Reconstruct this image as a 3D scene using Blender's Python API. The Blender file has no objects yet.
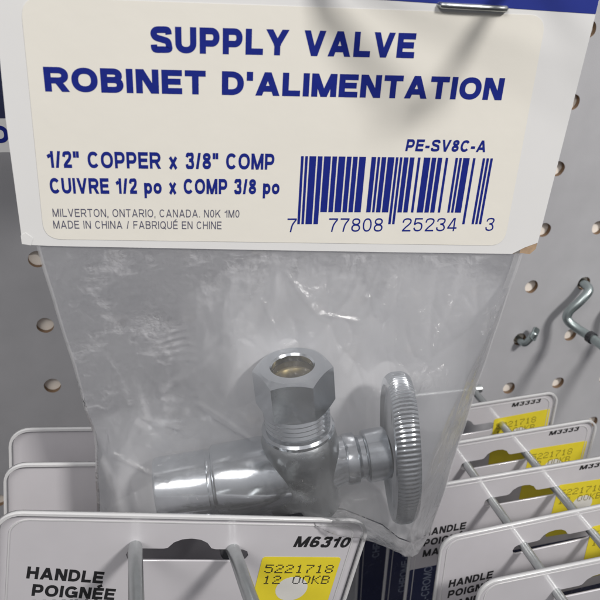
import bpy, bmesh, math, random
from mathutils import Vector, Matrix
from mathutils import noise as mnoise
random.seed(7)
S = bpy.context.scene
COL = S.collection
R = math.radians
# units: 1 blender unit = 1 cm.  x runs along the pegboard, y into the board, z up; board face at y = 0

# ------------------------------------------------------------------ helpers
def link(o, parent=None):
    COL.objects.link(o)
    if parent is not None:
        o.parent = parent
    return o

def obj(name, me, mat=None, parent=None, smooth=False):
    if isinstance(me, bmesh.types.BMesh):
        bm = me
        me = bpy.data.meshes.new(name)
        bm.to_mesh(me); bm.free()
    if mat is not None:
        me.materials.clear(); me.materials.append(mat)
    if smooth:
        for p in me.polygons: p.use_smooth = True
    return link(bpy.data.objects.new(name, me), parent)

def tag(o, label, cat=None, group=None, kind=None):
    o['label'] = label
    if cat: o['category'] = cat
    if group: o['group'] = group
    if kind: o['kind'] = kind
    return o

def empty(name, loc, rot=(0, 0, 0)):
    o = bpy.data.objects.new(name, None)
    o.empty_display_size = .5
    o.location = loc; o.rotation_euler = rot
    return link(o)

def new_mat(name):
    m = bpy.data.materials.new(name); m.use_nodes = True
    nt = m.node_tree
    return m, nt, nt.nodes['Principled BSDF'], nt.nodes['Material Output']

def N(nt, t, **kw):
    n = nt.nodes.new(t)
    for k, v in kw.items():
        if k in n.inputs.keys(): n.inputs[k].default_value = v
        else: setattr(n, k, v)
    return n

def paint(name, col, rough=.5, metal=0, spec=.5, coat=0, var=.06, scale=2.0, bump=0, bscale=40, coat_rough=.05):
    m, nt, b, out = new_mat(name)
    tc = N(nt, 'ShaderNodeTexCoord')
    nz = N(nt, 'ShaderNodeTexNoise', Scale=scale, Detail=4.0)
    nt.links.new(tc.outputs['Object'], nz.inputs['Vector'])
    mp = N(nt, 'ShaderNodeMapRange'); mp.inputs[3].default_value = 1 - var; mp.inputs[4].default_value = 1 + var
    nt.links.new(nz.outputs['Fac'], mp.inputs[0])
    mx = N(nt, 'ShaderNodeVectorMath', operation='SCALE')
    mx.inputs[0].default_value = col
    nt.links.new(mp.outputs[0], mx.inputs['Scale'])
    nt.links.new(mx.outputs[0], b.inputs['Base Color'])
    b.inputs['Roughness'].default_value = rough
    b.inputs['Metallic'].default_value = metal
    b.inputs['Specular IOR Level'].default_value = spec
    b.inputs['Coat Weight'].default_value = coat
    b.inputs['Coat Roughness'].default_value = coat_rough
    b.inputs['Coat IOR'].default_value = 1.7
    if coat:
        n3 = N(nt, 'ShaderNodeTexNoise', Scale=1.3, Detail=8.0, Roughness=.7)
        nt.links.new(tc.outputs['Object'], n3.inputs['Vector'])
        m3 = N(nt, 'ShaderNodeMapRange'); m3.inputs[1].default_value = .35; m3.inputs[2].default_value = .7; m3.inputs[3].default_value = coat_rough * .7; m3.inputs[4].default_value = coat_rough * 3.2
        nt.links.new(n3.outputs['Fac'], m3.inputs[0]); nt.links.new(m3.outputs[0], b.inputs['Coat Roughness'])
        n4 = N(nt, 'ShaderNodeTexNoise', Scale=.7, Detail=3.0)
        nt.links.new(tc.outputs['Object'], n4.inputs['Vector'])
        b4 = N(nt, 'ShaderNodeBump', Strength=.25, Distance=.05)
        nt.links.new(n4.outputs['Fac'], b4.inputs['Height']); nt.links.new(b4.outputs[0], b.inputs['Coat Normal'])
    if bump:
        n2 = N(nt, 'ShaderNodeTexNoise', Scale=bscale, Detail=3.0)
        nt.links.new(tc.outputs['Object'], n2.inputs['Vector'])
        bp = N(nt, 'ShaderNodeBump', Strength=bump, Distance=.02)
        nt.links.new(n2.outputs['Fac'], bp.inputs['Height'])
        nt.links.new(bp.outputs[0], b.inputs['Normal'])
    return m

# ------------------------------------------------------------------ materials
M = {}
M['peg'] = paint('pegboard_paint', (.43, .43, .45), .55, var=.10, scale=.9, bump=.2, bscale=22)
M['hole'] = paint('raw_hardboard', (.20, .13, .08), .9, var=.25, scale=20)
M['backing'] = paint('backing_cream', (.9, .84, .77), .9, var=.1)
M['cardstock'] = paint('white_cardstock', (.74, .74, .74), .5, var=.025, scale=1.0, bump=.04, bscale=60)
M['label'] = paint('cream_label', (.79, .765, .70), .42, var=.03, scale=.7, bump=.22, bscale=2.2)
M['label_edge'] = paint('label_edge', (.55, .48, .36), .6)
M['torn'] = paint('torn_board', (.40, .28, .18), .9, var=.3, scale=10)
M['ink'] = paint('blue_ink', (.012, .022, .215), .6, spec=.1, var=.15, scale=6)
M['ink_thin'] = paint('grey_blue_ink', (.11, .11, .16), .6, spec=.1)
M['band'] = paint('blue_band', (.02, .035, .25), .35)
M['black'] = paint('black_ink', (.018, .018, .020), .5)
M['wire'] = paint('zinc_wire', (.52, .545, .545), .36, metal=1, var=.15, scale=4, bump=.15, bscale=12)
M['zinc'] = paint('dark_zinc', (.44, .50, .50), .35, metal=1, var=.15, scale=5)
M['collar'] = paint('dark_collar', (.03, .03, .035), .5)
M['grey'] = paint('grey_print', (.56, .545, .575), .5, coat=1, coat_rough=.06, var=.04, scale=1.5)
M['navy'] = paint('navy_print', (.016, .022, .075), .4, coat=.7, coat_rough=.12, var=.12)
M['navy_text'] = paint('navy_grey_text', (.22, .25, .33), .5)
M['yellow'] = paint('yellow_sticker', (.72, .60, .035), .45, var=.06, scale=3)
M['olive'] = paint('faded_ink', (.20, .165, .02), .5, var=.3, scale=5)
M['dot'] = paint('white_dot', (.66, .65, .62), .5)
M['tan'] = paint('tan_card', (.36, .27, .16), .8, var=.1)
M['handle_metal'] = paint('satin_nickel', (.6, .58, .55), .3, metal=1)

def chrome(name, col, rough, bstr=.12):
    m, nt, b, out = new_mat(name)
    tc = N(nt, 'ShaderNodeTexCoord')
    n1 = N(nt, 'ShaderNodeTexNoise', Scale=2.2, Detail=6.0, Roughness=.65)
    nt.links.new(tc.outputs['Object'], n1.inputs['Vector'])
    mp = N(nt, 'ShaderNodeMapRange'); mp.inputs[3].default_value = rough * .7; mp.inputs[4].default_value = rough * 1.5
    nt.links.new(n1.outputs['Fac'], mp.inputs[0]); nt.links.new(mp.outputs[0], b.inputs['Roughness'])
    n2 = N(nt, 'ShaderNodeTexNoise', Scale=9.0, Detail=4.0)
    nt.links.new(tc.outputs['Object'], n2.inputs['Vector'])
    bp = N(nt, 'ShaderNodeBump', Strength=bstr, Distance=.03)
    nt.links.new(n2.outputs['Fac'], bp.inputs['Height']); nt.links.new(bp.outputs[0], b.inputs['Normal'])
    b.inputs['Base Color'].default_value = (*col, 1); b.inputs['Metallic'].default_value = 1
    return m
M['chrome'] = chrome('chrome_plating', (.66, .69, .72), .16, .03)
M['chrome_dull'] = chrome('dull_cast_chrome', (.50, .52, .53), .27, .22)
M['brass'] = paint('dark_brass', (.16, .13, .065), .4, metal=.8, var=.3, scale=8)

def film(name, haze_lo, haze_hi, col, bump, glint=0, grough=.16):
    """milky polyethylene: part clear, part scattering, thin glossy skin with fine crinkles"""
    m, nt, b, out = new_mat(name)
    nt.nodes.remove(b)
    tc = N(nt, 'ShaderNodeTexCoord')
    n1 = N(nt, 'ShaderNodeTexNoise', Scale=.55, Detail=5.0, Roughness=.6)
    nt.links.new(tc.outputs['Object'], n1.inputs['Vector'])
    mp = N(nt, 'ShaderNodeMapRange'); mp.inputs[1].default_value = .3; mp.inputs[2].default_value = .7
    mp.inputs[3].default_value = haze_lo; mp.inputs[4].default_value = haze_hi
    nt.links.new(n1.outputs['Fac'], mp.inputs[0])
    # crinkles
    n2 = N(nt, 'ShaderNodeTexNoise', Scale=1.6, Detail=8.0, Roughness=.62, Distortion=.6)
    mpg = N(nt, 'ShaderNodeMapping'); mpg.inputs['Scale'].default_value = (1, 1, .38); mpg.inputs['Rotation'].default_value = (0, R(14), 0)
    nt.links.new(tc.outputs['Object'], mpg.inputs['Vector'])
    nt.links.new(mpg.outputs[0], n2.inputs['Vector'])
    vo = N(nt, 'ShaderNodeTexVoronoi', Scale=1.3, feature='DISTANCE_TO_EDGE')
    ad = N(nt, 'ShaderNodeVectorMath', operation='ADD')
    sc = N(nt, 'ShaderNodeVectorMath', operation='SCALE'); sc.inputs['Scale'].default_value = .8
    nt.links.new(n2.outputs['Color'], sc.inputs[0]); nt.links.new(mpg.outputs[0], ad.inputs[0]); nt.links.new(sc.outputs[0], ad.inputs[1])
    nt.links.new(ad.outputs[0], vo.inputs['Vector'])
    pw = N(nt, 'ShaderNodeMath', operation='MINIMUM'); pw.inputs[1].default_value = .08
    nt.links.new(vo.outputs['Distance'], pw.inputs[0])
    hs = N(nt, 'ShaderNodeMath', operation='MULTIPLY_ADD'); hs.inputs[1].default_value = 2.0
    nt.links.new(pw.outputs[0], hs.inputs[0]); nt.links.new(n2.outputs['Fac'], hs.inputs[2])
    bp = N(nt, 'ShaderNodeBump', Strength=bump, Distance=.06)
    nt.links.new(hs.outputs[0], bp.inputs['Height'])
    if glint:
        gm = N(nt, 'ShaderNodeTexNoise', Scale=.75, Detail=3.0, Roughness=.6)
        nt.links.new(tc.outputs['Object'], gm.inputs['Vector'])
        gr = N(nt, 'ShaderNodeMapRange'); gr.inputs[1].default_value = .52; gr.inputs[2].default_value = .68; gr.inputs[3].default_value = .12; gr.inputs[4].default_value = 1
        nt.links.new(gm.outputs['Fac'], gr.inputs[0])
        g2 = N(nt, 'ShaderNodeTexNoise', Scale=5.0, Detail=4.0, Roughness=.7, Distortion=1.2)
        nt.links.new(tc.outputs['Object'], g2.inputs['Vector'])
        gs = N(nt, 'ShaderNodeMath', operation='MULTIPLY'); nt.links.new(gr.outputs[0], gs.inputs[0]); nt.links.new(g2.outputs['Fac'], gs.inputs[1])
        b2 = N(nt, 'ShaderNodeBump', Strength=glint, Distance=.10)
        nt.links.new(gs.outputs[0], b2.inputs['Height']); nt.links.new(bp.outputs[0], b2.inputs['Normal'])
    tr = N(nt, 'ShaderNodeBsdfTransparent'); tr.inputs['Color'].default_value = (.97, .97, .98, 1)
    df = N(nt, 'ShaderNodeBsdfDiffuse'); df.inputs['Color'].default_value = (*col, 1)
    tl = N(nt, 'ShaderNodeBsdfTranslucent'); tl.inputs['Color'].default_value = (*col, 1)
    for s in (df, tl): nt.links.new(bp.outputs[0], s.inputs['Normal'])
    dm = N(nt, 'ShaderNodeMixShader', Fac=.45); nt.links.new(df.outputs[0], dm.inputs[1]); nt.links.new(tl.outputs[0], dm.inputs[2])
    mx = N(nt, 'ShaderNodeMixShader'); nt.links.new(mp.outputs[0], mx.inputs[0])
    nt.links.new(tr.outputs[0], mx.inputs[1]); nt.links.new(dm.outputs[0], mx.inputs[2])
    gl = N(nt, 'ShaderNodeBsdfGlossy', Roughness=grough); gl.inputs['Color'].default_value = (.95, .95, .95, 1)
    nt.links.new((b2 if glint else bp).outputs[0], gl.inputs['Normal'])
    fr = N(nt, 'ShaderNodeFresnel', IOR=1.38); nt.links.new((b2 if glint else bp).outputs[0], fr.inputs['Normal'])
    fx = N(nt, 'ShaderNodeMixShader'); nt.links.new(fr.outputs[0], fx.inputs[0])
    nt.links.new(mx.outputs[0], fx.inputs[1]); nt.links.new(gl.outputs[0], fx.inputs[2])
    nt.links.new(fx.outputs[0], out.inputs['Surface'])
    return m
M['film_front'] = film('bag_film_front', .08, .18, (.88, .885, .90), .10, 1.0, .09)
M['film_back'] = film('bag_film_back', .93, .98, (.86, .865, .885), .08)
M['shell'] = film('clamshell_plastic', .85, .93, (.93, .93, .94), .06)
M['seam'] = film('bag_seam', .25, .5, (.8, .8, .81), .2)

# ------------------------------------------------------------------ shape builders
def flat_shape(loops, thick=0.0):
    """filled 2-D outline (first loop) with holes (other loops) in the xz plane, facing -y; thick goes to +y"""
    cu = bpy.data.curves.new('tmp', 'CURVE'); cu.dimensions = '2D'; cu.fill_mode = 'BOTH'
    cu.extrude = thick / 2
    for lp in loops:
        sp = cu.splines.new('POLY'); sp.points.add(len(lp) - 1)
        for p, q in zip(sp.points, lp): p.co = (q[0], q[1], 0, 1)
        sp.use_cyclic_u = True
    o = bpy.data.objects.new('tmp', cu); COL.objects.link(o)
    dg = bpy.context.evaluated_depsgraph_get()
    me = bpy.data.meshes.new_from_object(o.evaluated_get(dg))
    bpy.data.objects.remove(o); bpy.data.curves.remove(cu)
    me.transform(Matrix.Translation((0, thick / 2, 0)) @ Matrix.Rotation(R(90), 4, 'X'))
    bm = bmesh.new(); bm.from_mesh(me); bpy.data.meshes.remove(me)
    bmesh.ops.remove_doubles(bm, verts=bm.verts, dist=1e-5)
    if thick == 0:
        for f in bm.faces:
            if f.normal.y > 0: f.normal_flip()
    else:
        bmesh.ops.recalc_face_normals(bm, faces=bm.faces)
    return bm

def rrect(x0, z0, x1, z1, r, n=7):
    pts = []
    for cx, cz, a0 in ((x1 - r, z1 - r, 0), (x0 + r, z1 - r, 90), (x0 + r, z0 + r, 180), (x1 - r, z0 + r, 270)):
        for i in range(n + 1):
            a = R(a0 + 90 * i / n); pts.append((cx + r * math.cos(a), cz + r * math.sin(a)))
    return pts

def merge(*bms):
    out = bmesh.new()
    for b in bms:
        me = bpy.data.meshes.new('tmp'); b.to_mesh(me); b.free(); out.from_mesh(me); bpy.data.meshes.remove(me)
    return out

def quad(bm, x0, z0, x1, z1, y):
    vs = [bm.verts.new(p) for p in ((x0, y, z0), (x1, y, z0), (x1, y, z1), (x0, y, z1))]
    bm.faces.new(vs)

def smooth_path(pts, sub=6):
    P = [Vector(p) for p in pts]; out = []
    for i in range(len(P) - 1):
        p0 = P[max(i - 1, 0)]; p1 = P[i]; p2 = P[i + 1]; p3 = P[min(i + 2, len(P) - 1)]
        for k in range(sub):
            t = k / sub
            out.append(.5 * ((2 * p1) + (p2 - p0) * t + (2 * p0 - 5 * p1 + 4 * p2 - p3) * t * t + (3 * p1 - p0 - 3 * p2 + p3) * t ** 3))
    out.append(P[-1]); return out

def tube(bm, pts, r, n=14):
    P = [Vector(p) for p in pts]; rings = []
    T0 = (P[1] - P[0]).normalized()
    up = Vector((0, 0, 1)) if abs(T0.z) < .9 else Vector((1, 0, 0))
    A = T0.cross(up).normalized()
    for i, p in enumerate(P):
        T = (P[min(i + 1, len(P) - 1)] - P[max(i - 1, 0)]).normalized()
        A = (A - T * A.dot(T)).normalized(); B = T.cross(A)
        rings.append([bm.verts.new(p + r * (A * math.cos(2 * math.pi * k / n) + B * math.sin(2 * math.pi * k / n))) for k in range(n)])
    for a, b in zip(rings, rings[1:]):
        for k in range(n): bm.faces.new((a[k], a[(k + 1) % n], b[(k + 1) % n], b[k]))
    bm.faces.new(rings[0][::-1]); bm.faces.new(rings[-1])
    return bm

# ------------------------------------------------------------------ a small grotesque alphabet drawn as mitred strokes (capital height 1)
def _arc(cx, cz, rx, rz, a0, a1, n=16, e=2.25):
    o = []
    for i in range(n + 1):
        a = R(a0 + (a1 - a0) * i / n); c, s = math.cos(a), math.sin(a)
        o.append((cx + rx * math.copysign(abs(c) ** (2 / e), c), cz + rz * math.copysign(abs(s) ** (2 / e), s)))
    return o
def _spl(pts, sub=5):
    return [(p.x, p.y) for p in smooth_path([(a, b, 0) for a, b in pts], sub)]
WID = dict(zip("SUPLYVAERO BINTDMCKHGFJQ0123456789xpo/\"'-,.É", [.84, .84, .80, .72, .92, .90, .96, .78, .88, .96, .36, .84, 0, .86, .80, .86, 1.0, .90, .90, .84, .94, .72, .68, .96, .70, .46, .70, .70, .74, .70, .70, .70, .70, .70, .72, .72, .74, .42, .46, 0, .42, 0, 0, .78]))
WID[' '] = .52
def glyph(ch, w):
    """returns (ink width, [(points, closed, clip)])"""
    h = w / 2; W = WID.get(ch, .8); S_ = []
    if ch in "I',.": W = w
    L = lambda *p: S_.append((list(p), False, False))
    D = lambda *p: S_.append((list(p), False, True))
    def diag(a, b, k=.25):
        d = ((b[0] - a[0]) * k, (b[1] - a[1]) * k)
        D((a[0] - d[0], a[1] - d[1]), (b[0] + d[0], b[1] + d[1]))
    if ch == ' ': return W, S_
    if ch == 'I': L((h, 0), (h, 1))
    elif ch == 'L': L((h, 1), (h, h), (W, h))
    elif ch in 'EÉF':
        L((h, 0), (h, 1)); L((w, 1 - h), (W, 1 - h)); L((w, .515), (W * .93, .515))
        if ch != 'F': L((w, h), (W, h))
        if ch == 'É': L((W * .34, 1.06), (W * .74, 1.24))
    elif ch == 'T': L((0, 1 - h), (W, 1 - h)); L((W / 2, 0), (W / 2, 1 - w))
    elif ch == 'H': L((h, 0), (h, 1)); L((W - h, 0), (W - h, 1)); L((w, .52), (W - w, .52))
    elif ch == 'U': L(*([(h, 1)] + _arc(W / 2, .40, W / 2 - h, .40 - h, 180, 360) + [(W - h, 1)]))
    elif ch == 'J': L(*([(W - h, 1)] + _arc(W / 2, .34, W / 2 - h, .34 - h, 360, 180)))
    elif ch in 'OQ0':
        if ch == 'Q': L((W * .58, .30), (W * .98, -.04))
        S_.append((_arc(W / 2, .5, W / 2 - h, .5 - h, 0, 360, 40)[:-1], True, False))
    elif ch == 'C': L(*_arc(W / 2, .5, W / 2 - h, .5 - h, 38, 322, 30))
    elif ch == 'G': L(*(_arc(W / 2, .5, W / 2 - h, .5 - h, 38, 318, 30))); L((W * .55, .46), (W - h, .46), (W - h, .05))
    elif ch == 'D': L((h, 0), (h, 1)); L(*([(w, 1 - h)] + _arc(W * .42, .5, W * .58 - h, .5 - h, 90, -90, 20) + [(w, h)]))
    elif ch in 'PRp':
        if ch == 'p':
            L((h, -.28), (h, .72)); S_.append((_arc(W / 2 + .02, .36, W / 2 - h - .02, .36 - h, 0, 360, 30)[:-1], True, False))
        else:
            zb = .40 if ch == 'P' else .46
            L((h, 0), (h, 1)); zc = (1 - h + zb) / 2
            L(*([(w, 1 - h)] + _arc(W * .58, zc, W * .42 - h, zc - zb, 90, -90, 16) + [(w, zb)]))
            if ch == 'R': diag((W * .56, .44), (W - h * .95, 0), .12); S_[-1] = ([S_[-1][0][0] if False else (W * .52, .48), S_[-1][0][1]], False, True)
    elif ch == 'B':
        L((h, 0), (h, 1)); m = .53
        L(*([(w, 1 - h)] + _arc(W * .55, (1 - h + m) / 2, W * .40 - h, (1 - h - m) / 2, 90, -90, 14) + [(w, m)]))
        L(*([(w, m - .002)] + _arc(W * .57, (m + h) / 2, W * .43 - h, (m - h) / 2, 90, -90, 14) + [(w, h)]))
    elif ch == 'N': L((h, 0), (h, 1)); L((W - h, 0), (W - h, 1)); diag((w * .62, 1), (W - w * .62, 0), .06)
    elif ch == 'M':
        L((h * .9, 0), (h * .9, 1)); L((W - h * .9, 0), (W - h * .9, 1))
        diag((h * 1.0, 1), (W / 2, .02), .12); diag((W - h * 1.0, 1), (W / 2, .02), .12)
    elif ch == 'V': diag((h * 1.0, 1), (W / 2, 0)); diag((W - h * 1.0, 1), (W / 2, 0))
    elif ch == 'A': diag((h * 1.0, 0), (W / 2, 1)); diag((W - h * 1.0, 0), (W / 2, 1)); L((W * .25, .30), (W * .75, .30))
    elif ch == 'Y': L((W / 2, 0), (W / 2, .45)); diag((h, 1), (W / 2, .42), .15); diag((W - h, 1), (W / 2, .42), .15)
    elif ch == 'K': L((h, 0), (h, 1)); diag((W - h * 1.1, 1), (w * .9, .36), .1); diag((W * .42, .58), (W - h, 0), .12)
    elif ch == 'S': L(*_spl([(W - h, .70), (W * .84 - h * .3, .86), (W / 2, 1 - h), (h + W * .10, .89 - h * .3), (h, .73), (W * .24, .59), (W * .52, .515), (W * .80 - h * .1, .44), (W - h, .28), (W * .88 - h * .3, .12 + h * .2), (W / 2, h), (W * .15 + h * .3, .14), (h, .31)]))
    elif ch == '1': L((W - h, 0), (W - h, 1)); L((W - w, .76), (0, .70 - h * .4))
    elif ch == '2': L(*(_spl([(h, .66), (h + W * .08, .86), (W / 2, 1 - h), (W - h - W * .06, .88), (W - h, .70), (W * .72, .50), (W * .40, .30), (h * 1.2, h)]))); L((h * .6, h), (W, h))
    elif ch == '3':
        L(*_spl([(h, .72), (h + W * .10, .89), (W / 2, 1 - h), (W - h - W * .08, .90), (W - h - .02, .74), (W * .72, .58), (W * .42, .535)]))
        L(*_spl([(W * .42, .535), (W * .74, .49), (W - h, .29), (W - h - W * .08, .12), (W / 2, h), (h + W * .08, .12), (h, .30)]))
    elif ch == '4': L((W * .70, 0), (W * .70, 1)); L((0, .24), (W, .24)); D((h * .5, .22), (W * .70 - h * .3, 1.06))
    elif ch == '5': L((W * .94, 1 - h), (h * 1.3 + .03, 1 - h), (h, .50)); L(*_spl([(h, .50), (W * .3, .62), (W * .55, .64), (W - h - W * .08, .55), (W - h, .34), (W - h - W * .10, .13), (W / 2, h), (h + W * .10, .12), (h, .28)]))
    elif ch == '6': S_.append((_arc(W / 2, .32, W / 2 - h, .32 - h, 0, 360, 30)[:-1], True, False)); L(*_spl([(h, .34), (h, .60), (h + W * .12, .86), (W * .56, 1 - h), (W - h, .78)]))
    elif ch == '7': L((0, 1 - h), (W, 1 - h)); L(*_spl([(W - h, 1 - w), (W * .55, .52), (W * .38, 0)]))
    elif ch == '8':
        S_.append((_arc(W / 2, .745, W / 2 - h - .03, .255 - h, 0, 360, 30)[:-1], True, False)); S_.append((_arc(W / 2, .28, W / 2 - h, .28 - h, 0, 360, 30)[:-1], True, False))
    elif ch == '9': S_.append((_arc(W / 2, .68, W / 2 - h, .32 - h, 0, 360, 30)[:-1], True, False)); L(*_spl([(W - h, .66), (W - h, .40), (W - h - W * .12, .14), (W * .44, h), (h, .22)]))
    elif ch == 'o': S_.append((_arc(W / 2, .36, W / 2 - h, .36 - h, 0, 360, 30)[:-1], True, False))
    elif ch == 'x': S_.append(([(h, 0), (W - h, .72)], False, False)); S_.append(([(W - h, 0), (h, .72)], False, False))
    elif ch == '/': diag((h, 0), (W - h, 1))
    elif ch == '"': L((h, .62), (h, 1)); L((W - h, .62), (W - h, 1))
    elif ch == "'": L((h, .62), (h, 1))
    elif ch == '-': L((0, .38), (W, .38))
    elif ch == ',': L((h, .14), (h, 0), (h * .5, -.14))
    elif ch == '.': L((h, 0), (h, w))
    return W, S_
def stroke_quads(pts, closed, w):
    h = w / 2; P = [Vector(p) for p in pts]; n = len(P); Lf, Rt = [], []
    for i in range(n):
        a = P[i - 1] if (i > 0 or closed) else None; b = P[(i + 1) % n] if (i < n - 1 or closed) else None
        d1 = (P[i] - a).normalized() if a is not None and (P[i] - a).length > 1e-7 else None
        d2 = (b - P[i]).normalized() if b is not None and (b - P[i]).length > 1e-7 else None
        d1 = d1 or d2; d2 = d2 or d1
        t = (d1 + d2); t = t.normalized() if t.length > 1e-6 else d1
        nn = Vector((-t.y, t.x)); k = max(.45, nn.dot(Vector((-d1.y, d1.x))))
        Lf.append(P[i] + nn * h / k); Rt.append(P[i] - nn * h / k)
    rng = range(n) if closed else range(n - 1)
    return [[Rt[i], Rt[(i + 1) % n], Lf[(i + 1) % n], Lf[i]] for i in rng]
def clip_z(poly, z, keep_above):
    o = []
    for i, p in enumerate(poly):
        q = poly[(i + 1) % len(poly)]; ip = (p.y >= z) == keep_above; iq = (q.y >= z) == keep_above
        if ip: o.append(p)
        if ip != iq:
            t = (z - p.y) / (q.y - p.y); o.append(p + (q - p) * t)
    return o
def text_mesh(body, x0, z0, x1, h, bold=.16, shear=0.0, slope=0.0, gap=None, y=0.0):
    """lettering laid flat in the xz plane: left x0, right x1, baseline z0, capital height h; bold = stroke / capital height"""
    gap = bold * .55 + .05 if gap is None else gap
    polys = []; cx = 0
    for ch in body:
        W, st = glyph(ch, bold)
        for si, (pts, cl, clp) in enumerate(st):
            for qd in stroke_quads(pts, cl, bold):
                if clp:
                    qd = clip_z(clip_z(qd, 0, True), 1, False) if len(qd) > 2 else qd
                if len(qd) > 2: polys.append(([(p.x + cx, p.y) for p in qd], si))
        cx += W + (0 if ch == ' ' else gap)
    tot = cx - gap; bm = bmesh.new()
    for pl, si in polys:
        vs = []
        for px, pz in pl:
            X = x0 + px / tot * (x1 - x0)
            vs.append(bm.verts.new((X + shear * pz * h, y - .0006 * si, z0 + pz * h + slope * (X - x0))))
        f = bm.faces.new(vs); f.normal_update()
        if f.normal.y > 0: f.normal_flip()
    bmesh.ops.remove_doubles(bm, verts=bm.verts, dist=1e-5)
    return bm

def lathe(profile, axis='Z', n=64, cap0=True, cap1=True):
    """profile: list of (pos along axis, radius)"""
    bm = bmesh.new(); rings = []
    for h, r in profile:
        ring = []
        for k in range(n):
            a = 2 * math.pi * k / n; c, s = r * math.cos(a), r * math.sin(a)
            ring.append(bm.verts.new((c, s, h) if axis == 'Z' else (h, c, s)))
        rings.append(ring)
    for a, b in zip(rings, rings[1:]):
        for k in range(n): bm.faces.new((a[k], a[(k + 1) % n], b[(k + 1) % n], b[k]))
    if cap0: bm.faces.new(rings[0][::-1])
    if cap1: bm.faces.new(rings[-1])
    bmesh.ops.recalc_face_normals(bm, faces=bm.faces)
    return bm

def sharp(o, deg=32):
    me = o.data
    for p in me.polygons: p.use_smooth = True
    bm = bmesh.new(); bm.from_mesh(me)
    for e in bm.edges:
        if len(e.link_faces) == 2 and e.calc_face_angle(0) > R(deg): e.smooth = False
    bm.to_mesh(me); bm.free()
    return o

# ------------------------------------------------------------------ the pegboard wall (two panels with real holes)
def pegboard(cols, rows, dx, dz, x_lo, x_hi, z_lo, z_hi):
    """holes on a 2.54 grid; the panel fills x_lo..x_hi, z_lo..z_hi"""
    p = 2.54; n = 24; r = .30; th = .20
    face = bmesh.new(); rim = bmesh.new()
    for c in cols:
        for w in rows:
            cx, cz = c * p + dx, -w * p + dz
            inner, outer, back = [], [], []
            for k in range(n):
                a = 2 * math.pi * (k + .5) / n; ca, sa = math.cos(a), math.sin(a)
                r = .30 + .022 * mnoise.noise(Vector((cx * 3 + ca * 1.3, cz * 3 + sa * 1.3, 2)))
                m = max(abs(ca), abs(sa))
                inner.append((cx + r * ca, 0, cz + r * sa)); back.append((cx + r * ca, th, cz + r * sa))
                outer.append((cx + p / 2 * ca / m, 0, cz + p / 2 * sa / m))
            # corner points of the cell
            I = [face.verts.new(q) for q in inner]; Q = [face.verts.new(q) for q in outer]
            for k in range(n):
                k2 = (k + 1) % n
                face.faces.new((Q[k], Q[k2], I[k2], I[k]))
                a1 = 2 * math.pi * (k + .5) / n; a2 = 2 * math.pi * (k + 1.5) / n
                for cd in (45, 135, 225, 315):
                    cr = R(cd)
                    if a1 < cr < a2:
                        v = face.verts.new((cx + p / 2 * (1 if math.cos(cr) > 0 else -1), 0, cz + p / 2 * (1 if math.sin(cr) > 0 else -1)))
                        face.faces.new((Q[k], v, Q[k2]))
            I2 = [rim.verts.new(q) for q in inner]; B2 = [rim.verts.new(q) for q in back]
            for k in range(n):
                k2 = (k + 1) % n; rim.faces.new((I2[k], I2[k2], B2[k2], B2[k]))
    for f in face.faces:
        f.normal_update()
        if f.normal.y > 0: f.normal_flip()
    return face, rim

def wall(cols, rows, dx, dz, label):
    f, r = pegboard(cols, rows, dx, dz, 0, 0, 0, 0)
    w = obj('pegboard_wall', f, M['peg'])
    tag(w, label, kind='structure')
    obj('hole_edge', r, M['hole'], w, smooth=True)
    b = bmesh.new()
    xs = [c * 2.54 + dx for c in cols]; zs = [-k * 2.54 + dz for k in rows]
    quad(b, min(xs) - 1.27, min(zs) - 1.27, max(xs) + 1.27, max(zs) + 1.27, .215)
    obj('backing_sheet', b, M['backing'], w)
    return w
wall(range(-3, 8), range(-6, 12), 0, 0, 'grey pegboard panel with round holes, right of the bag')
wall(range(-9, -2), range(-6, 12), -19.38 + 7 * 2.54, -.25, 'grey shaded pegboard panel with round holes, left of the bag').location.y = .03

# ------------------------------------------------------------------ the bagged pack: header card, label, film
PK = empty('bagged_pack', (-13.533, -9.513, 3.842), (0, 0, R(-5.4)))
tag(PK, 'clear plastic bag holding a chrome valve, stapled under a white SUPPLY VALVE header card', 'bagged part')
# header card: front leaf, hang slot above
out = [(-5.09, .09), (-4.6, .05), (-.2, -.09), (2.5, -.17), (5.55, -.25), (5.82, -.10), (6.13, .02), (6.30, 5.2), (6.34, 9.6), (-5.0, 9.6), (-5.02, 5.2), (-5.10, 2.6), (-5.09, .5)]
slot = rrect(-.9, 5.35, 4.75, 6.35, .4)
hc = obj('header_card', flat_shape([out, slot], .04), M['cardstock'], PK)
hc.location = (0, -.06, 0)
back_out = [(-5.04, .14), (6.1, -.16), (6.28, 5.2), (6.32, 9.6), (-4.98, 9.6)]
hb = obj('header_card', flat_shape([back_out, rrect(-.9, 5.35, 4.75, 6.35, .4)], .04), M['cardstock'], PK)
hb.location = (0, .06, 0)
tc_ = obj('torn_corner', flat_shape([[(5.55, -.25), (5.82, -.10), (6.13, .02), (6.12, -.14), (6.0, -.27), (5.8, -.24)]], .03), M['torn'], hc)
tc_.location = (0, .015, 0)
obj('torn_corner', flat_shape([[(-5.1, .10), (-4.93, .07), (-4.87, .22), (-5.0, .34), (-5.1, .28)]], .006), M['cardstock'], hc).location = (0, -.008, 0)
band = flat_shape([[(-5.0, 5.06), (6.285, 4.90), (6.33, 9.5), (-4.98, 9.5)], rrect(-.95, 5.3, 4.8, 6.4, .4)], .004)
obj('blue_band', band, M['band'], hc).location = (0, -.006, 0)
lab_pts = []
C4 = [(-4.66, .20), (5.31, -.04), (5.25, 4.83), (-4.6, 4.72)]
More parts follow.
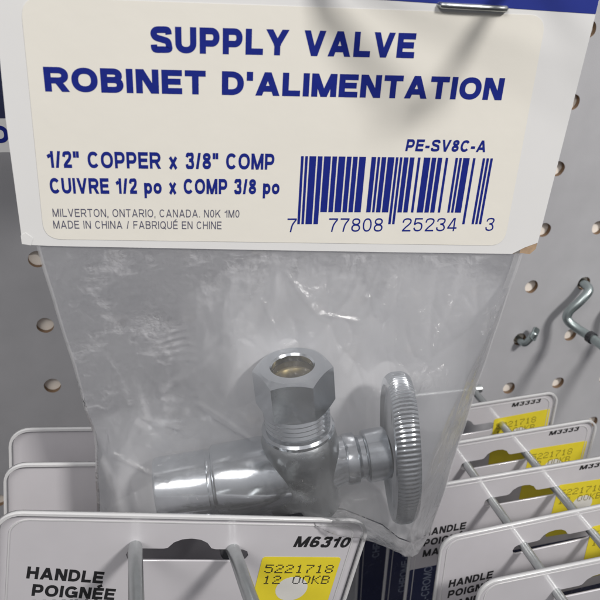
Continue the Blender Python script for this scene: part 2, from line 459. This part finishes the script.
for i, (cx, cz) in enumerate(C4):
    p0 = Vector(C4[i - 1]); p1 = Vector((cx, cz)); p2 = Vector(C4[(i + 1) % 4]); r = .36
    a = p1 + (p0 - p1).normalized() * r; b = p1 + (p2 - p1).normalized() * r
    for k in range(9):
        t = k / 8; q = a * (1 - t) ** 2 + p1 * 2 * t * (1 - t) + b * t * t; lab_pts.append((q.x, q.y))
lab = obj('paper_label', flat_shape([lab_pts], .005), M['label'], PK); lab.location = (0, -.068, 0)
ed = [(x * 1.0022 + (.0), z) for x, z in lab_pts]
YT = -.078
def lt(name, mat, *a, **k):
    b = text_mesh(*a, **k); o = obj(name, b, mat, lab); o.location = (0, YT + .075, 0); return o
lt('title_text', M['ink'], 'SUPPLY VALVE', -2.40, 3.87, 2.64, .46, bold=.25, slope=.014, gap=.13)
lt('title_text', M['ink'], "ROBINET D'ALIMENTATION", -4.34, 3.12, 4.62, .44, bold=.25, slope=.007, gap=.11)
lt('size_text', M['ink'], '1/2" COPPER x 3/8" COMP', -4.43, 1.68, -.03, .33, bold=.215, gap=.14)
lt('size_text', M['ink'], 'CUIVRE 1/2 po x COMP 3/8 po', -4.44, 1.16, .10, .32, bold=.225, gap=.14)
lt('address_text', M['ink_thin'], 'MILVERTON, ONTARIO, CANADA. N0K 1M0', -4.44, .68, -.72, .17, bold=.135, slope=-.008, gap=.22)
lt('address_text', M['ink_thin'], 'MADE IN CHINA / FABRIQUÉ EN CHINE', -4.45, .43, -1.09, .17, bold=.135, slope=-.010, gap=.22)
lt('code_text', M['ink'], 'PE-SV8C-A', 2.70, 2.10, 4.46, .25, bold=.22, shear=.08)
# UPC-A bars for 7 77808 25234 3
Lc = ['0001101', '0011001', '0010011', '0111101', '0100011', '0110001', '0101111', '0111011', '0110111', '0001011']
def upc(d):
    s = '101' + ''.join(Lc[int(c)] for c in d[:6]) + '01010'
    return s + ''.join(''.join('10'[int(b)] for b in Lc[int(c)]) for c in d[6:]) + '101'
bits = upc('777808252343'); bb = bmesh.new()
x0, x1 = .52, 4.66; w = (x1 - x0) / 95; i = 0
while i < 95:
    if bits[i] == '1':
        j = i
        while j < 95 and bits[j] == '1': j += 1
        long = i < 10 or j > 85 or 45 <= i < 50
        bx0, bx1 = x0 + i * w, x0 + j * w
        quad(bb, bx0 - .006, (.50 if long else .77) - .02 * i / 95, bx1 + .006, 1.97, 0)
        i = j
    else: i += 1
o = obj('barcode', bb, M['ink'], lab); o.location = (0, YT + .075, 0)
for s, a, b in (('7', .30, .50), ('77808', 1.20, 2.40), ('25234', 2.84, 4.10), ('3', 4.78, 4.97)):
    lt('barcode_digits', M['ink'], s, a, .32, b, .31, bold=.11, gap=.2)

bm = bmesh.new(); tube(bm, smooth_path([(3.02, .0, 4.93), (3.05, -.10, 4.925), (3.16, -.14, 4.92), (4.24, -.14, 4.915), (4.35, -.10, 4.915), (4.38, 0, 4.92)], 3), .058, 12)
obj('staple', bm, M['wire'], PK, smooth=True)

# the valve outline in pack coordinates: origin, roll about the bag normal
VO = Vector((1.0, -6.13)); VR = R(7.5); cv, sv = math.cos(VR), math.sin(VR)
def vloc(x, z): return (VO.x + x * cv - z * sv, VO.y + x * sv + z * cv)
def seg_d(p, a, b):
    a = Vector(a); b = Vector(b); d = b - a; t = max(0, min(1, (p - a).dot(d) / d.length_squared))
    return (p - a - d * t).length
PRIM = [(vloc(-3.5, 0), vloc(-.3, 0), .99), (vloc(-.2, -.7), vloc(0, 1.2), 1.18), (vloc(0, 1.2), vloc(0, 3.0), 1.08),
        (vloc(1, 0), vloc(2.6, 0), .80), (vloc(2.6, -1.6), vloc(2.6, 1.6), 1.62), (vloc(.9, -.9), vloc(2.4, -1.4), 1.50)]
LE = [(.3, -4.86), (.03, -4.81), (-1.45, -4.58), (-2.97, -4.33), (-4.64, -4.07), (-5.84, -4.06), (-7.3, -4.14), (-9.5, -4.2)]
RE = [(.3, 5.87), (-.23, 5.80), (-1.87, 5.60), (-3.86, 5.36), (-5.9, 5.14), (-8.15, 4.92), (-9.5, 4.75)]
BT = [(-5, -7.5), (-4.1, -7.5), (-.5, -7.8), (.6, -7.55), (1.2, -7.5), (2.2, -7.68), (3.4, -8.35), (4.0, -8.9), (4.5, -9.15), (4.95, -8.75), (6, -8.7)]
def lerp(tab, v):
    dirn = 1 if tab[-1][0] > tab[0][0] else -1
    for (a, x), (b, y) in zip(tab, tab[1:]):
        if (v - a) * dirn <= 0: return x
        if (v - b) * dirn <= 0: return x + (y - x) * (v - a) / (b - a)
    return tab[-1][1]
CREASES = [((-.2, -1.2), (.5, -2.7), .05, .05), ((.3, -.6), (1.1, -1.6), .045, .045), ((1.1, -1.5), (1.9, -1.7), .045, .04), ((2.2, -1.2), (1.6, -3.4), .06, .05),
           ((3.0, -3.6), (4.4, -1.0), .05, .04), ((-3.6, -2.6), (-3.2, -3.9), .09, .018), ((-2.9, -4.3), (-2.1, -4.55), .05, .06), ((-1.6, -3.9), (-.4, -4.6), .06, .05),
           ((-3.6, -5.2), (-2.6, -5.6), .05, .05), ((4.6, -2.0), (4.4, -5.0), .07, .05), ((3.2, -2.6), (2.4, -3.3), .04, .04), ((-1.0, -2.0), (-2.4, -3.6), .07, .03), ((1.2, -6.9), (2.6, -7.2), .06, .07), ((3.9, -7.6), (4.6, -8.6), .06, .07), ((3.5, -7.9), (4.3, -8.8), .05, .06)]
def film_sheet(front):
    NU, NV = 270, 240; bm = bmesh.new(); g = []
    for j in range(NV + 1):
        row = []
        for i in range(NU + 1):
            s = i / NU; t = j / NV
            ub = -4.1 + 9.0 * s                       # u at the bottom
            zb = lerp(BT, ub); z = .30 + (zb - .30) * t
            l, r_ = lerp(LE, z), lerp(RE, z); u = l + (r_ - l) * s
            p = Vector((u, z)); h = .06
            ed_ = min(u - l, r_ - u); eb = z - zb; et = .1 - z
            k = .50
            hh = sum(math.exp(7 * (pr[2] - k * max(0, seg_d(p, pr[0], pr[1]) - .3))) for pr in PRIM)
            h = math.log(1 + hh) / 7
            if not front: h *= .85
            lim = min(ed_ * 1.05 + .02, eb * (1.15 + 2.2 * min(1, max(0, u - .8))) + .03)
            lim_t = .05 + max(0, et) * .75
            h = min(h, lim, lim_t) if front else min(h, lim, .05 + max(0, et) * .5)
            # crinkles: sharp ridged noise, stronger by the edges and round the valve
            q = Vector((u * .9 + z * .25, z * .28 - u * .1, 3.1 if front else 9.2))
            rd = 1 - abs(mnoise.noise(q) * 2); rd2 = 1 - abs(mnoise.noise(q * 2.3 + Vector((5, 1, 0))) * 2)
            rd3 = mnoise.noise(q * 5.1)
            amp = min(1, ed_ * 2) * min(1, eb * 3) * min(1, max(0, -z) * .8)
            h += amp * (.030 * rd ** 3 + .012 * rd2 ** 3 + .006 * rd3 - .015)
            if front:
                for ca, cb, cw, chh in CREASES:
                    d2 = seg_d(p, ca, cb); bend = .10 * mnoise.noise(Vector((u * .8, z * .8, cw * 50)))
                    if d2 < .6: h += chh * math.exp(-((d2 + bend) / cw) ** 2) * min(1, ed_ * 2) * min(1, max(0, -z) * 1.5)
            # a ladder of fine pinch ripples at the upper left
            a = Vector((-2.75, -.75)); b = Vector((-2.05, -2.55)); dd = (b - a).normalized()
            al = (p - a).dot(dd); ac = (p - a).dot(Vector((-dd.y, dd.x)))
            if front and -.2 < al < 2.2: h += .028 * math.sin(al * 2 * math.pi / .17) * math.exp(-(ac / .22) ** 2) * min(1, (al + .2) * 3, (2.2 - al) * 3)
            row.append(bm.verts.new((u + (mnoise.noise(Vector((0, z * .9, s * 2))) * .05 if ed_ < .3 else 0), -max(h, .02) if front else max(h, .02), z)))
        g.append(row)
    for j in range(NV):
        for i in range(NU):
            bm.faces.new((g[j][i], g[j + 1][i], g[j + 1][i + 1], g[j][i + 1]))
    return bm
obj('bag_front', film_sheet(True), M['film_front'], PK, smooth=True)
obj('bag_back', film_sheet(False), M['film_back'], PK, smooth=True)
# heat-sealed side seams
for E_, s in ((LE, 1), (RE, -1)):
    b = bmesh.new(); prev = None
    for k in range(60):
        z = .2 - 8.0 * k / 59; x = lerp(E_, z) + mnoise.noise(Vector((0, z * .9, 0 if s > 0 else 2))) * .05
        pr = [b.verts.new((x - s * .02, -.035, z)), b.verts.new((x + s * (.06 if s > 0 else .20), -.06, z))]
        if prev: b.faces.new((prev[0], prev[1], pr[1], pr[0]))
        prev = pr
    obj('side_seam', b, M['seam'], PK, smooth=True)

# ------------------------------------------------------------------ the supply valve inside the bag
ML = Matrix.Translation((-13.533, -9.513, 3.842)) @ Matrix.Rotation(R(-5.4), 4, 'Z') @ Matrix.Translation((VO.x, 0, VO.y)) @ Matrix.Rotation(-VR, 4, 'Y')
V = empty('supply_valve', (0, 0, 0)); V.matrix_world = ML
tag(V, 'chrome quarter-inch style stop valve with hex nut and knurled oval handle, inside the bag', 'valve')
V['label'] = 'chrome supply valve with hex nut and knurled oval handle, lying in the clear bag'
sharp(obj('inlet_tube', lathe([(-2.6, .66), (-3.66, .68), (-3.70, .72), (-3.68, .80), (-3.63, .825), (-2.40, .83), (-2.36, .805), (-2.30, .80), (-2.26, .83)], 'X', cap1=False, cap0=True), M['chrome'], V))
sharp(obj('cast_body', lathe([(-2.27, .83), (-2.24, .88), (-2.19, .91), (-1.0, .94), (-.2, .90), (.7, .72), (1.0, .62), (1.15, .60)], 'X', cap0=False), M['chrome'], V))
sharp(obj('valve_block', lathe([(-1.25, .70), (-1.22, .86), (-1.1, .96), (.1, 1.0), (.8, .98), (1.1, .92), (1.22, .82)], 'Z'), M['chrome_dull'], V))
sharp(obj('flange', lathe([(1.15, .72), (1.17, .86), (1.22, .91), (1.30, .91), (1.36, .86), (1.38, .70)], 'Z'), M['chrome'], V))
prof = [(1.36, .74)]; z = 1.40
while z < 2.02:
    prof += [(z, .745), (z + .05, .82), (z + .075, .82), (z + .125, .745)]; z += .13
sharp(obj('thread', lathe(prof, 'Z'), M['chrome'], V), 60)
# hex compression nut with chamfered top and bored hole
bm = bmesh.new(); n = 48; zb_, zt_ = 1.98, 3.10; Rr = .97; rings = []
def hexr(a):
    a = (a - R(30)) % R(60) - R(30); return Rr * math.cos(R(30)) / math.cos(a)
HR = R(20)
def ring(rf, zf):
    return [bm.verts.new((rf(k) * math.cos(2 * math.pi * k / n + HR), rf(k) * math.sin(2 * math.pi * k / n + HR), zf(k))) for k in range(n)]
hx = lambda k: hexr(2 * math.pi * k / n)
rings = [ring(lambda k: .5, lambda k: zb_), ring(lambda k: .80, lambda k: zb_), ring(hx, lambda k: zb_ + (hx(k) - .80) * .5),
         ring(hx, lambda k: zt_ - (hx(k) - .78) * .62), ring(lambda k: .78, lambda k: zt_), ring(lambda k: .54, lambda k: zt_), ring(lambda k: .50, lambda k: zt_ - .05), ring(lambda k: .49, lambda k: zt_ - .9)]
for a, b in zip(rings, rings[1:]):
    for k in range(n): bm.faces.new((a[k], a[(k + 1) % n], b[(k + 1) % n], b[k]))
bmesh.ops.recalc_face_normals(bm, faces=bm.faces)
nut = sharp(obj('hex_nut', bm, M['chrome'], V), 20)
b = lathe([(2.16, .485), (2.2, .485), (2.9, .488)], 'Z', cap1=False)
obj('ferrule', b, M['brass'], nut, smooth=False)
b = lathe([(2.75, .485), (2.72, .40), (2.4, .40)], 'Z', cap0=False, cap1=False)
obj('ferrule', b, M['brass'], nut, smooth=True)
sharp(obj('bonnet', lathe([(1.10, .56), (1.12, .64), (1.18, .66), (1.40, .66), (1.44, .60), (1.50, .56), (1.62, .56), (1.64, .64), (1.68, .68), (2.22, .68), (2.26, .62), (2.3, .5)], 'X'), M['chrome'], V))
# knurled oval handle
bm = bmesh.new(); n = 104 * 6; az, by, xc, th = 2.32, 1.22, 2.60, .64
def oval(k, sc, dx):
    a = 2 * math.pi * k / n; kn = 1.0
    c, s = math.cos(a), math.sin(a)
    ph = (k % 6) / 6.0
    notch = -.028 * (.5 + .5 * math.cos(2 * math.pi * ph)) if sc > .975 else 0
    return bm.verts.new((xc + dx, (by * sc + notch) * c, (az * sc + notch) * s))
spec = [(.28, -th / 2 + .12), (.80, -th / 2 + .10), (.86, -th / 2), (.94, -th / 2 + .02), (.978, -th / 2 + .10), (1.0, -th / 2 + .20), (1.0, th / 2 - .20), (.978, th / 2 - .10), (.94, th / 2 - .02), (.86, th / 2), (.8, th / 2 - .1), (.28, th / 2 - .12)]
rings = [[oval(k, sc, dx) for k in range(n)] for sc, dx in spec]
for a, b in zip(rings, rings[1:]):
    for k in range(n): bm.faces.new((a[k], a[(k + 1) % n], b[(k + 1) % n], b[k]))
bm.faces.new(rings[0][::-1]); bm.faces.new(rings[-1])
bmesh.ops.recalc_face_normals(bm, faces=bm.faces)
bmesh.ops.rotate(bm, verts=bm.verts, cent=(xc, 0, 0), matrix=Matrix.Rotation(R(-4), 3, 'Z'))
hd = sharp(obj('oval_handle', bm, M['chrome'], V), 35)
sharp(obj('handle_screw', lathe([(xc + .2, .30), (xc + .36, .30), (xc + .42, .24)], 'X'), M['chrome_dull'], hd))

# ------------------------------------------------------------------ hanging blister cards
FONT5 = {'5': '11111 10000 11110 00001 00001 10001 01110', '2': '01110 10001 00001 00110 01000 10000 11111', '1': '00100 01100 00100 00100 00100 00100 01110',
         '7': '11111 00001 00010 00100 01000 01000 01000', '8': '01110 10001 10001 01110 10001 10001 01110', '0': '01110 10001 10001 10001 10001 10001 01110',
         'K': '10001 10010 10100 11000 10100 10010 10001', 'B': '11110 10001 10001 11110 10001 10001 11110', ' ': '00000 ' * 7}
def dots(lines):
    bm = bmesh.new()
    for s, x0, z0, x1, h in lines:
        cw = (x1 - x0) / len(s); dx = cw * .80 / 5; dz = h / 7
        for i, ch in enumerate(s):
            for r_, row in enumerate(FONT5[ch].split()):
                for c, bt in enumerate(row):
                    if bt == '1':
                        X = x0 + i * cw + c * dx; Z = z0 + h - (r_ + 1) * dz
                        quad(bm, X + .004, Z + dz * .08, X + dx * 1.02, Z + dz * .92, 0)
    return bm
def bow_mesh(o, bow, W=4.15):
    for v in o.data.vertices: v.co.y -= bow * (1 - (v.co.x / W) ** 2)
SLOT = [(-1.30, -.30), (1.30, -.30), (1.42, -.24), (1.47, -.10), (1.42, .04), (1.30, .10), (.62, .10), (.52, .13), (.40, .30), (.22, .40), (0, .43), (-.22, .40), (-.40, .30), (-.52, .13), (-.62, .10), (-1.30, .10), (-1.42, .04), (-1.47, -.10), (-1.42, -.24)]
def make_card(W, code, mx0, mx1, mz, mh, st, ha, po, dink='black'):
    root = empty('blister_card', (0, 0, 0))
    T, B = 1.20, -9.5
    bd = obj('printed_card', flat_shape([rrect(-W + .1, B + .1, W - .1, T - .08, .5), SLOT], .07), M['grey'], root)
    ring_ = flat_shape([rrect(-W, B, W, T, .55), rrect(-W + .065, B + .065, W - .065, T - .065, .49)], .12)
    sh = obj('plastic_shell', ring_, M['shell'], root); sh.location = (0, -.12, 0)
    rg = flat_shape([rrect(-W + .28, B + .2, W - .28, T - .26, .42), rrect(-W + .31, B + .23, W - .31, T - .29, .40)], .03)
    obj('moulded_ridge', rg, M['shell'], sh).location = (0, .10, 0)
    nv = obj('navy_panel', flat_shape([rrect(-W + .14, B + .15, W - .14, -2.72, .05)], .004), M['navy'], bd); nv.location = (0, -.006, 0)
    obj('finish_text', rot_text('CHROME-CROMO', -3.45, -6.2, 3.5, .32), M['navy_text'], nv).location = (0, -.003, 0)
    t = merge(text_mesh('HANDLE', ha[0], ha[1], ha[2], ha[3], bold=.24, shear=.05, slope=ha[4], gap=.13),
              text_mesh('POIGNÉE', po[0], po[1], po[2], po[3], bold=.24, shear=.05, slope=po[4], gap=.13),
              text_mesh('MANIJA', po[0] + .02, po[1] - .52, po[0] + 1.6, po[3], bold=.24, shear=.05, gap=.13))
    obj('product_text', t, M['black'], bd).location = (0, -.005, 0)
    obj('model_text', text_mesh(code, mx0, mz, mx1, mh, bold=.23, shear=.18, gap=.16), M['black'], bd).location = (0, -.005, 0)
    sx0, sz0, sx1, sz1 = st
    sk = obj('price_sticker', flat_shape([rrect(sx0, sz0, sx1, sz1, .09)], .006), M['yellow'], bd); sk.location = (0, -.010, 0)
    x = sx0 + .13
    obj('sticker_digits', dots([('5221718', x, sz1 - .55, x + 1.86, .30), ('12 00KB', x + .02, sz1 - .93, x + 1.84, .30)]), M[dink], sk).location = (0, -.004, 0)
    dc = ((sx0 + sx1) / 2 - .06, sz1 - 1.10)
    obj('white_dot', flat_shape([[(dc[0] + .42 * math.cos(2 * math.pi * k / 40), dc[1] + .42 * math.sin(2 * math.pi * k / 40)) for k in range(40)]], .003), M['dot'], sk).location = (0, -.003, 0)
    return root
def rot_text(body, x, z0, L, h):
    bm = text_mesh(body, 0, 0, L, h, bold=.16)
    for v in bm.verts: v.co = (x + h - v.co.z, 0, z0 + v.co.x)
    return bm
def copy_tree(o, parent=None, skip=()):
    c = o.copy(); COL.objects.link(c)
    if parent is not None: c.parent = parent
    for ch in list(o.children):
        if not ch.name.startswith(skip or '~'): copy_tree(ch, c, skip)
    return c

c5 = make_card(4.15, 'M3333', 2.12, 3.40, .70, .22, (1.42, -2.3, 3.95, .20), (-3.62, -1.17, -2.05, .34, 0), (-3.60, -1.66, -1.85, .34, 0), 'olive')
SPOTS = [(-2.95, 3.0, 0, -3.90, -7.20, 'grey handle card marked M3333, farthest back on the right hook, against the pegboard', 1),
         (-4.90, 2.2, .6, -3.42, -7.20, 'grey handle card marked M3333, second from the pegboard on the right hook', 2),
         (-6.85, 2.6, -.8, -3.45, -7.22, 'grey handle card in the middle of the right hook row, third from pegboard', 3),
         (-8.96, 2.8, .5, -3.55, -7.26, 'grey handle card with HANDLE at its left corner, second nearest on right hook', 4),
         (-10.85, 1.6, 0, -3.25, -7.28, 'grey handle card nearest the viewer on the right hook, cut off by the bottom edge', 5)]
for (y, roll, yw, x, z, lb, k) in SPOTS:
    o = c5 if k == 1 else copy_tree(c5)
    o.location = (x, y, z); o.rotation_euler = (0, R(-roll), R(yw))
    tag(o, lb, 'product card', 'blister cards on the right hook')
    for bd in o.children:
        if bd.name.startswith('printed_card'):
            for sk in bd.children:
                if sk.name.startswith('price_sticker'): sk.rotation_euler.y = R((-1.5, 1.2, 2.0, -.8, .6)[k - 1])
cl = make_card(4.35, 'M6310', 2.55, 3.98, .20, .36, (1.84, -1.9, 3.90, -.13), (-3.64, -.86, -1.92, .38, -.10), (-3.50, -1.42, -1.60, .38, -.09))
LSP = [(-10.72, 9.0, -3.5, -15.56, -3.50, 'grey handle card marked M6310 with yellow 5221718 sticker, front of the left row', 1),
       (-8.05, 6.5, -2, -15.68, -4.08, 'grey handle card just behind the M6310 card, only its plain corner showing', 2),
       (-6.9, 6.0, -1, -15.62, -3.76, 'grey handle card at the back of the left row, its top below the dark pegboard', 3)]
for (y, roll, yw, x, z, lb, k) in LSP:
    o = cl if k == 1 else copy_tree(cl, None, ('price_sticker', 'moulded_ridge'))
    o.location = (x, y, z); o.rotation_euler = (0, R(roll), R(yw))
    tag(o, lb, 'product card', 'blister cards on the left hook')

# ------------------------------------------------------------------ wire hooks
def hook(label, wires, plate, r, mat='wire', sub=6):
    root = empty('display_hook', plate[0])
    bm = bmesh.new()
    (px, py, pz), hw = plate
    tube(bm, [(-hw, 0, 0), (hw, 0, 0)], r * 1.2)
    obj('cross_bar', bm, M[mat], root)
    for wpts in wires:
        bm = bmesh.new(); tube(bm, [Vector(p) - Vector(plate[0]) for p in smooth_path(wpts, sub)], r, 18)
        obj('prong', bm, M[mat], root, smooth=True)
    tag(root, label, 'hook')
    return root
hook('two-prong zinc wire hook carrying the M3333 cards on the right',
     [[(-4.65, .2, -7.27), (-4.65, -3, -7.27), (-4.65, -8, -7.27), (-4.65, -13.2, -7.20), (-4.65, -13.8, -6.6)],
      [(-2.11, .2, -7.18), (-2.11, -3, -7.18), (-2.11, -8, -7.18), (-2.11, -13.2, -7.12), (-2.11, -13.8, -6.5)]], ((-3.38, -.35, -7.22), 1.7), .15)
hook('two-prong zinc wire hook passing through the M6310 card',
     [[(-16.78, .2, -4.3), (-16.78, -4, -4.25), (-16.79, -9.2, -4.22), (-16.79, -10.0, -3.98), (-16.80, -10.8, -3.04), (-16.85, -12.8, -2.55), (-16.9, -14.2, -2.0)],
      [(-14.50, .2, -4.75), (-14.50, -4, -4.75), (-14.50, -9.2, -4.70), (-14.50, -10.0, -4.45), (-14.51, -10.8, -3.55), (-14.44, -12.8, -3.08), (-14.4, -14.2, -2.5)]], ((-15.64, -.35, -4.5), 1.6), .165)
# hook that carries the bagged pack: two prongs narrowing to a short front bar
tip = Vector((-8.86, -12.76, 9.71))
hk = hook('zinc wire hook with narrowing prongs holding up the white header card',
     [[(-8.6, .2, 9.65), (-8.75, -6, 9.65), (-8.99, -9.94, 9.65), tuple(tip + Vector((.25, .05, .02)))],
      [(-13.6, .2, 9.5), (-13.4, -6, 9.5), (-13.22, -9.54, 9.50), tuple(tip + Vector((-.25, .10, .02)))]], ((-11.2, -.35, 9.6), 3.2), .15, sub=3)
bm = bmesh.new(); c_ = tip - Vector((-11.2, -.35, 9.6))
tube(bm, [c_ + Vector((-.36, .06, -.03)), c_ + Vector((-.3, 0, 0)), c_ + Vector((.3, 0, 0)), c_ + Vector((.36, .06, -.03))], .16)
obj('front_bar', bm, M['wire'], hk, smooth=True)
# peg hook at the right edge with its bent back and long arm
root = empty('peg_hook', (2.45, 0, -2.54))
tag(root, 'thick bent zinc peg hook leaving the board at the right edge', 'hook')
for dx in (0, 2.54):
    bm = bmesh.new()
    pts = [(2.47, .3, -2.56), (2.47, -.25, -2.52), (2.36, -.62, -2.62), (1.95, -.72, -3.05), (1.62, -.66, -3.5), (1.58, -.75, -3.85), (1.85, -1.15, -4.08), (2.05, -1.8, -4.14), (2.12, -3.2, -4.15), (2.2, -6, -4.15), (2.2, -12, -4.1)]
    tube(bm, [Vector(p) + Vector((dx, 0, 0)) - Vector((2.45, 0, -2.54)) for p in smooth_path(pts, 5)], .19, 18)
    obj('arm', bm, M['zinc'], root, smooth=True)
    bm = bmesh.new(); tube(bm, [Vector((2.04 + dx - 2.45, -1.72, -1.60)), Vector((2.06 + dx - 2.45, -1.95, -1.60))], .25)
    obj('collar', bm, M['collar'], root)
# small hook end poking from a hole
root = empty('hook_tip', (0, 0, -5.08))
tag(root, 'small teal grey metal hook end poking out of a pegboard hole', 'hook')
bm = bmesh.new(); tube(bm, smooth_path([(-.05, .3, -.02), (-.02, -.22, -.02), (.06, -.40, .06), (.36, -.46, .56)], 5), .15, 12)
obj('bent_pin', bm, M['zinc'], root, smooth=True)
b = flat_shape([rrect(-.17, -.28, .17, .30, .1)], .08)
b_ = obj('flat_tip', b, M['zinc'], root); b_.location = (.34, -.5, .5); b_.rotation_euler = (R(-25), R(35), 0)

# ------------------------------------------------------------------ bits at the left edge
root = empty('header_card_pack', (-21.5, -6, 5))
tag(root, 'sliver of a navy and white header card behind the left edge of the main card', 'product card')
obj('card_board', flat_shape([[(-4, .02), (3.4, .0), (3.4, 7), (-4, 7)]], .05), M['cardstock'], root)
obj('navy_band', flat_shape([[(-3.98, .80), (3.38, .78), (3.38, 6.98), (-3.98, 6.98)]], .004), M['navy'], root).location = (0, -.006, 0)
obj('letter', text_mesh('O', 2.12, .22, 2.50, .40, bold=.24), M['ink'], root).location = (0, -.006, 0)
root = empty('cardboard_pack', (-22, -9.6, -6))
tag(root, 'tan cardboard edge of a pack in the lower left corner', 'product card')
obj('board', flat_shape([rrect(-2.6, -5, 1.75, 1.6, .1)], .5), M['tan'], root)

# ------------------------------------------------------------------ light
W = bpy.data.worlds.new('World'); S.world = W; W.use_nodes = True
nt = W.node_tree; bg = nt.nodes['Background']
tc = N(nt, 'ShaderNodeTexCoord'); sp = N(nt, 'ShaderNodeSeparateXYZ'); nt.links.new(tc.outputs['Generated'], sp.inputs[0])
cr = N(nt, 'ShaderNodeValToRGB'); nt.links.new(sp.outputs['Z'], cr.inputs[0])
mp = N(nt, 'ShaderNodeMapRange'); mp.inputs[1].default_value = -1; mp.inputs[2].default_value = 1
nt.links.new(sp.outputs['Z'], mp.inputs[0]); nt.links.new(mp.outputs[0], cr.inputs[0])
E0 = cr.color_ramp.elements; E0[0].position = .15; E0[0].color = (.035, .035, .04, 1); E0[1].position = .9; E0[1].color = (1.0, 1.0, 1.02, 1)
e = E0.new(.5); e.color = (.17, .17, .18, 1)
nt.links.new(cr.outputs[0], bg.inputs['Color']); bg.inputs['Strength'].default_value = .66
def area(name, loc, target, sx, sy, power, col=(1, .97, .93)):
    L = bpy.data.lights.new(name, 'AREA'); L.shape = 'RECTANGLE'; L.size = sx; L.size_y = sy; L.energy = power; L.color = col
    o = bpy.data.objects.new(name, L); COL.objects.link(o); o.location = loc
    o.rotation_euler = (Vector(target) - Vector(loc)).to_track_quat('-Z', 'Y').to_euler()
    return o
area('ceiling_light_key', (46, -96, 96), (-12, -8, 2), 24, 14, 156000)
area('ceiling_light_fill', (-75, -80, 85), (-14, -9, 0), 60, 30, 60000)

# ------------------------------------------------------------------ camera
right = Vector((0.96640317, -0.25110586, 0.05487036)); down = Vector((-0.06421702, -0.44258941, -0.89442204)); fwd = Vector((0.24887966, 0.86084869, -0.44384508))
cam = bpy.data.cameras.new('Camera'); co = bpy.data.objects.new('Camera', cam); COL.objects.link(co)
m = Matrix((( right.x, -down.x, -fwd.x, -16.78887), (right.y, -down.y, -fwd.y, -23.20491), (right.z, -down.z, -fwd.z, 9.52596), (0, 0, 0, 1)))
co.matrix_world = m
cam.sensor_width = 36; cam.lens = 701.747 / 600 * 36; cam.clip_start = .5; cam.clip_end = 2000
cam.dof.use_dof = True; cam.dof.focus_distance = 17.0; cam.dof.aperture_fstop = .5
S.camera = co
S.render.resolution_x = S.render.resolution_y = 1024
S.render.engine = 'CYCLES'
S.cycles.use_denoising = True
S.cycles.transparent_max_bounces = 16; S.cycles.max_bounces = 10
S.view_settings.view_transform = 'Standard'; S.view_settings.look = 'None'; S.view_settings.exposure = 0
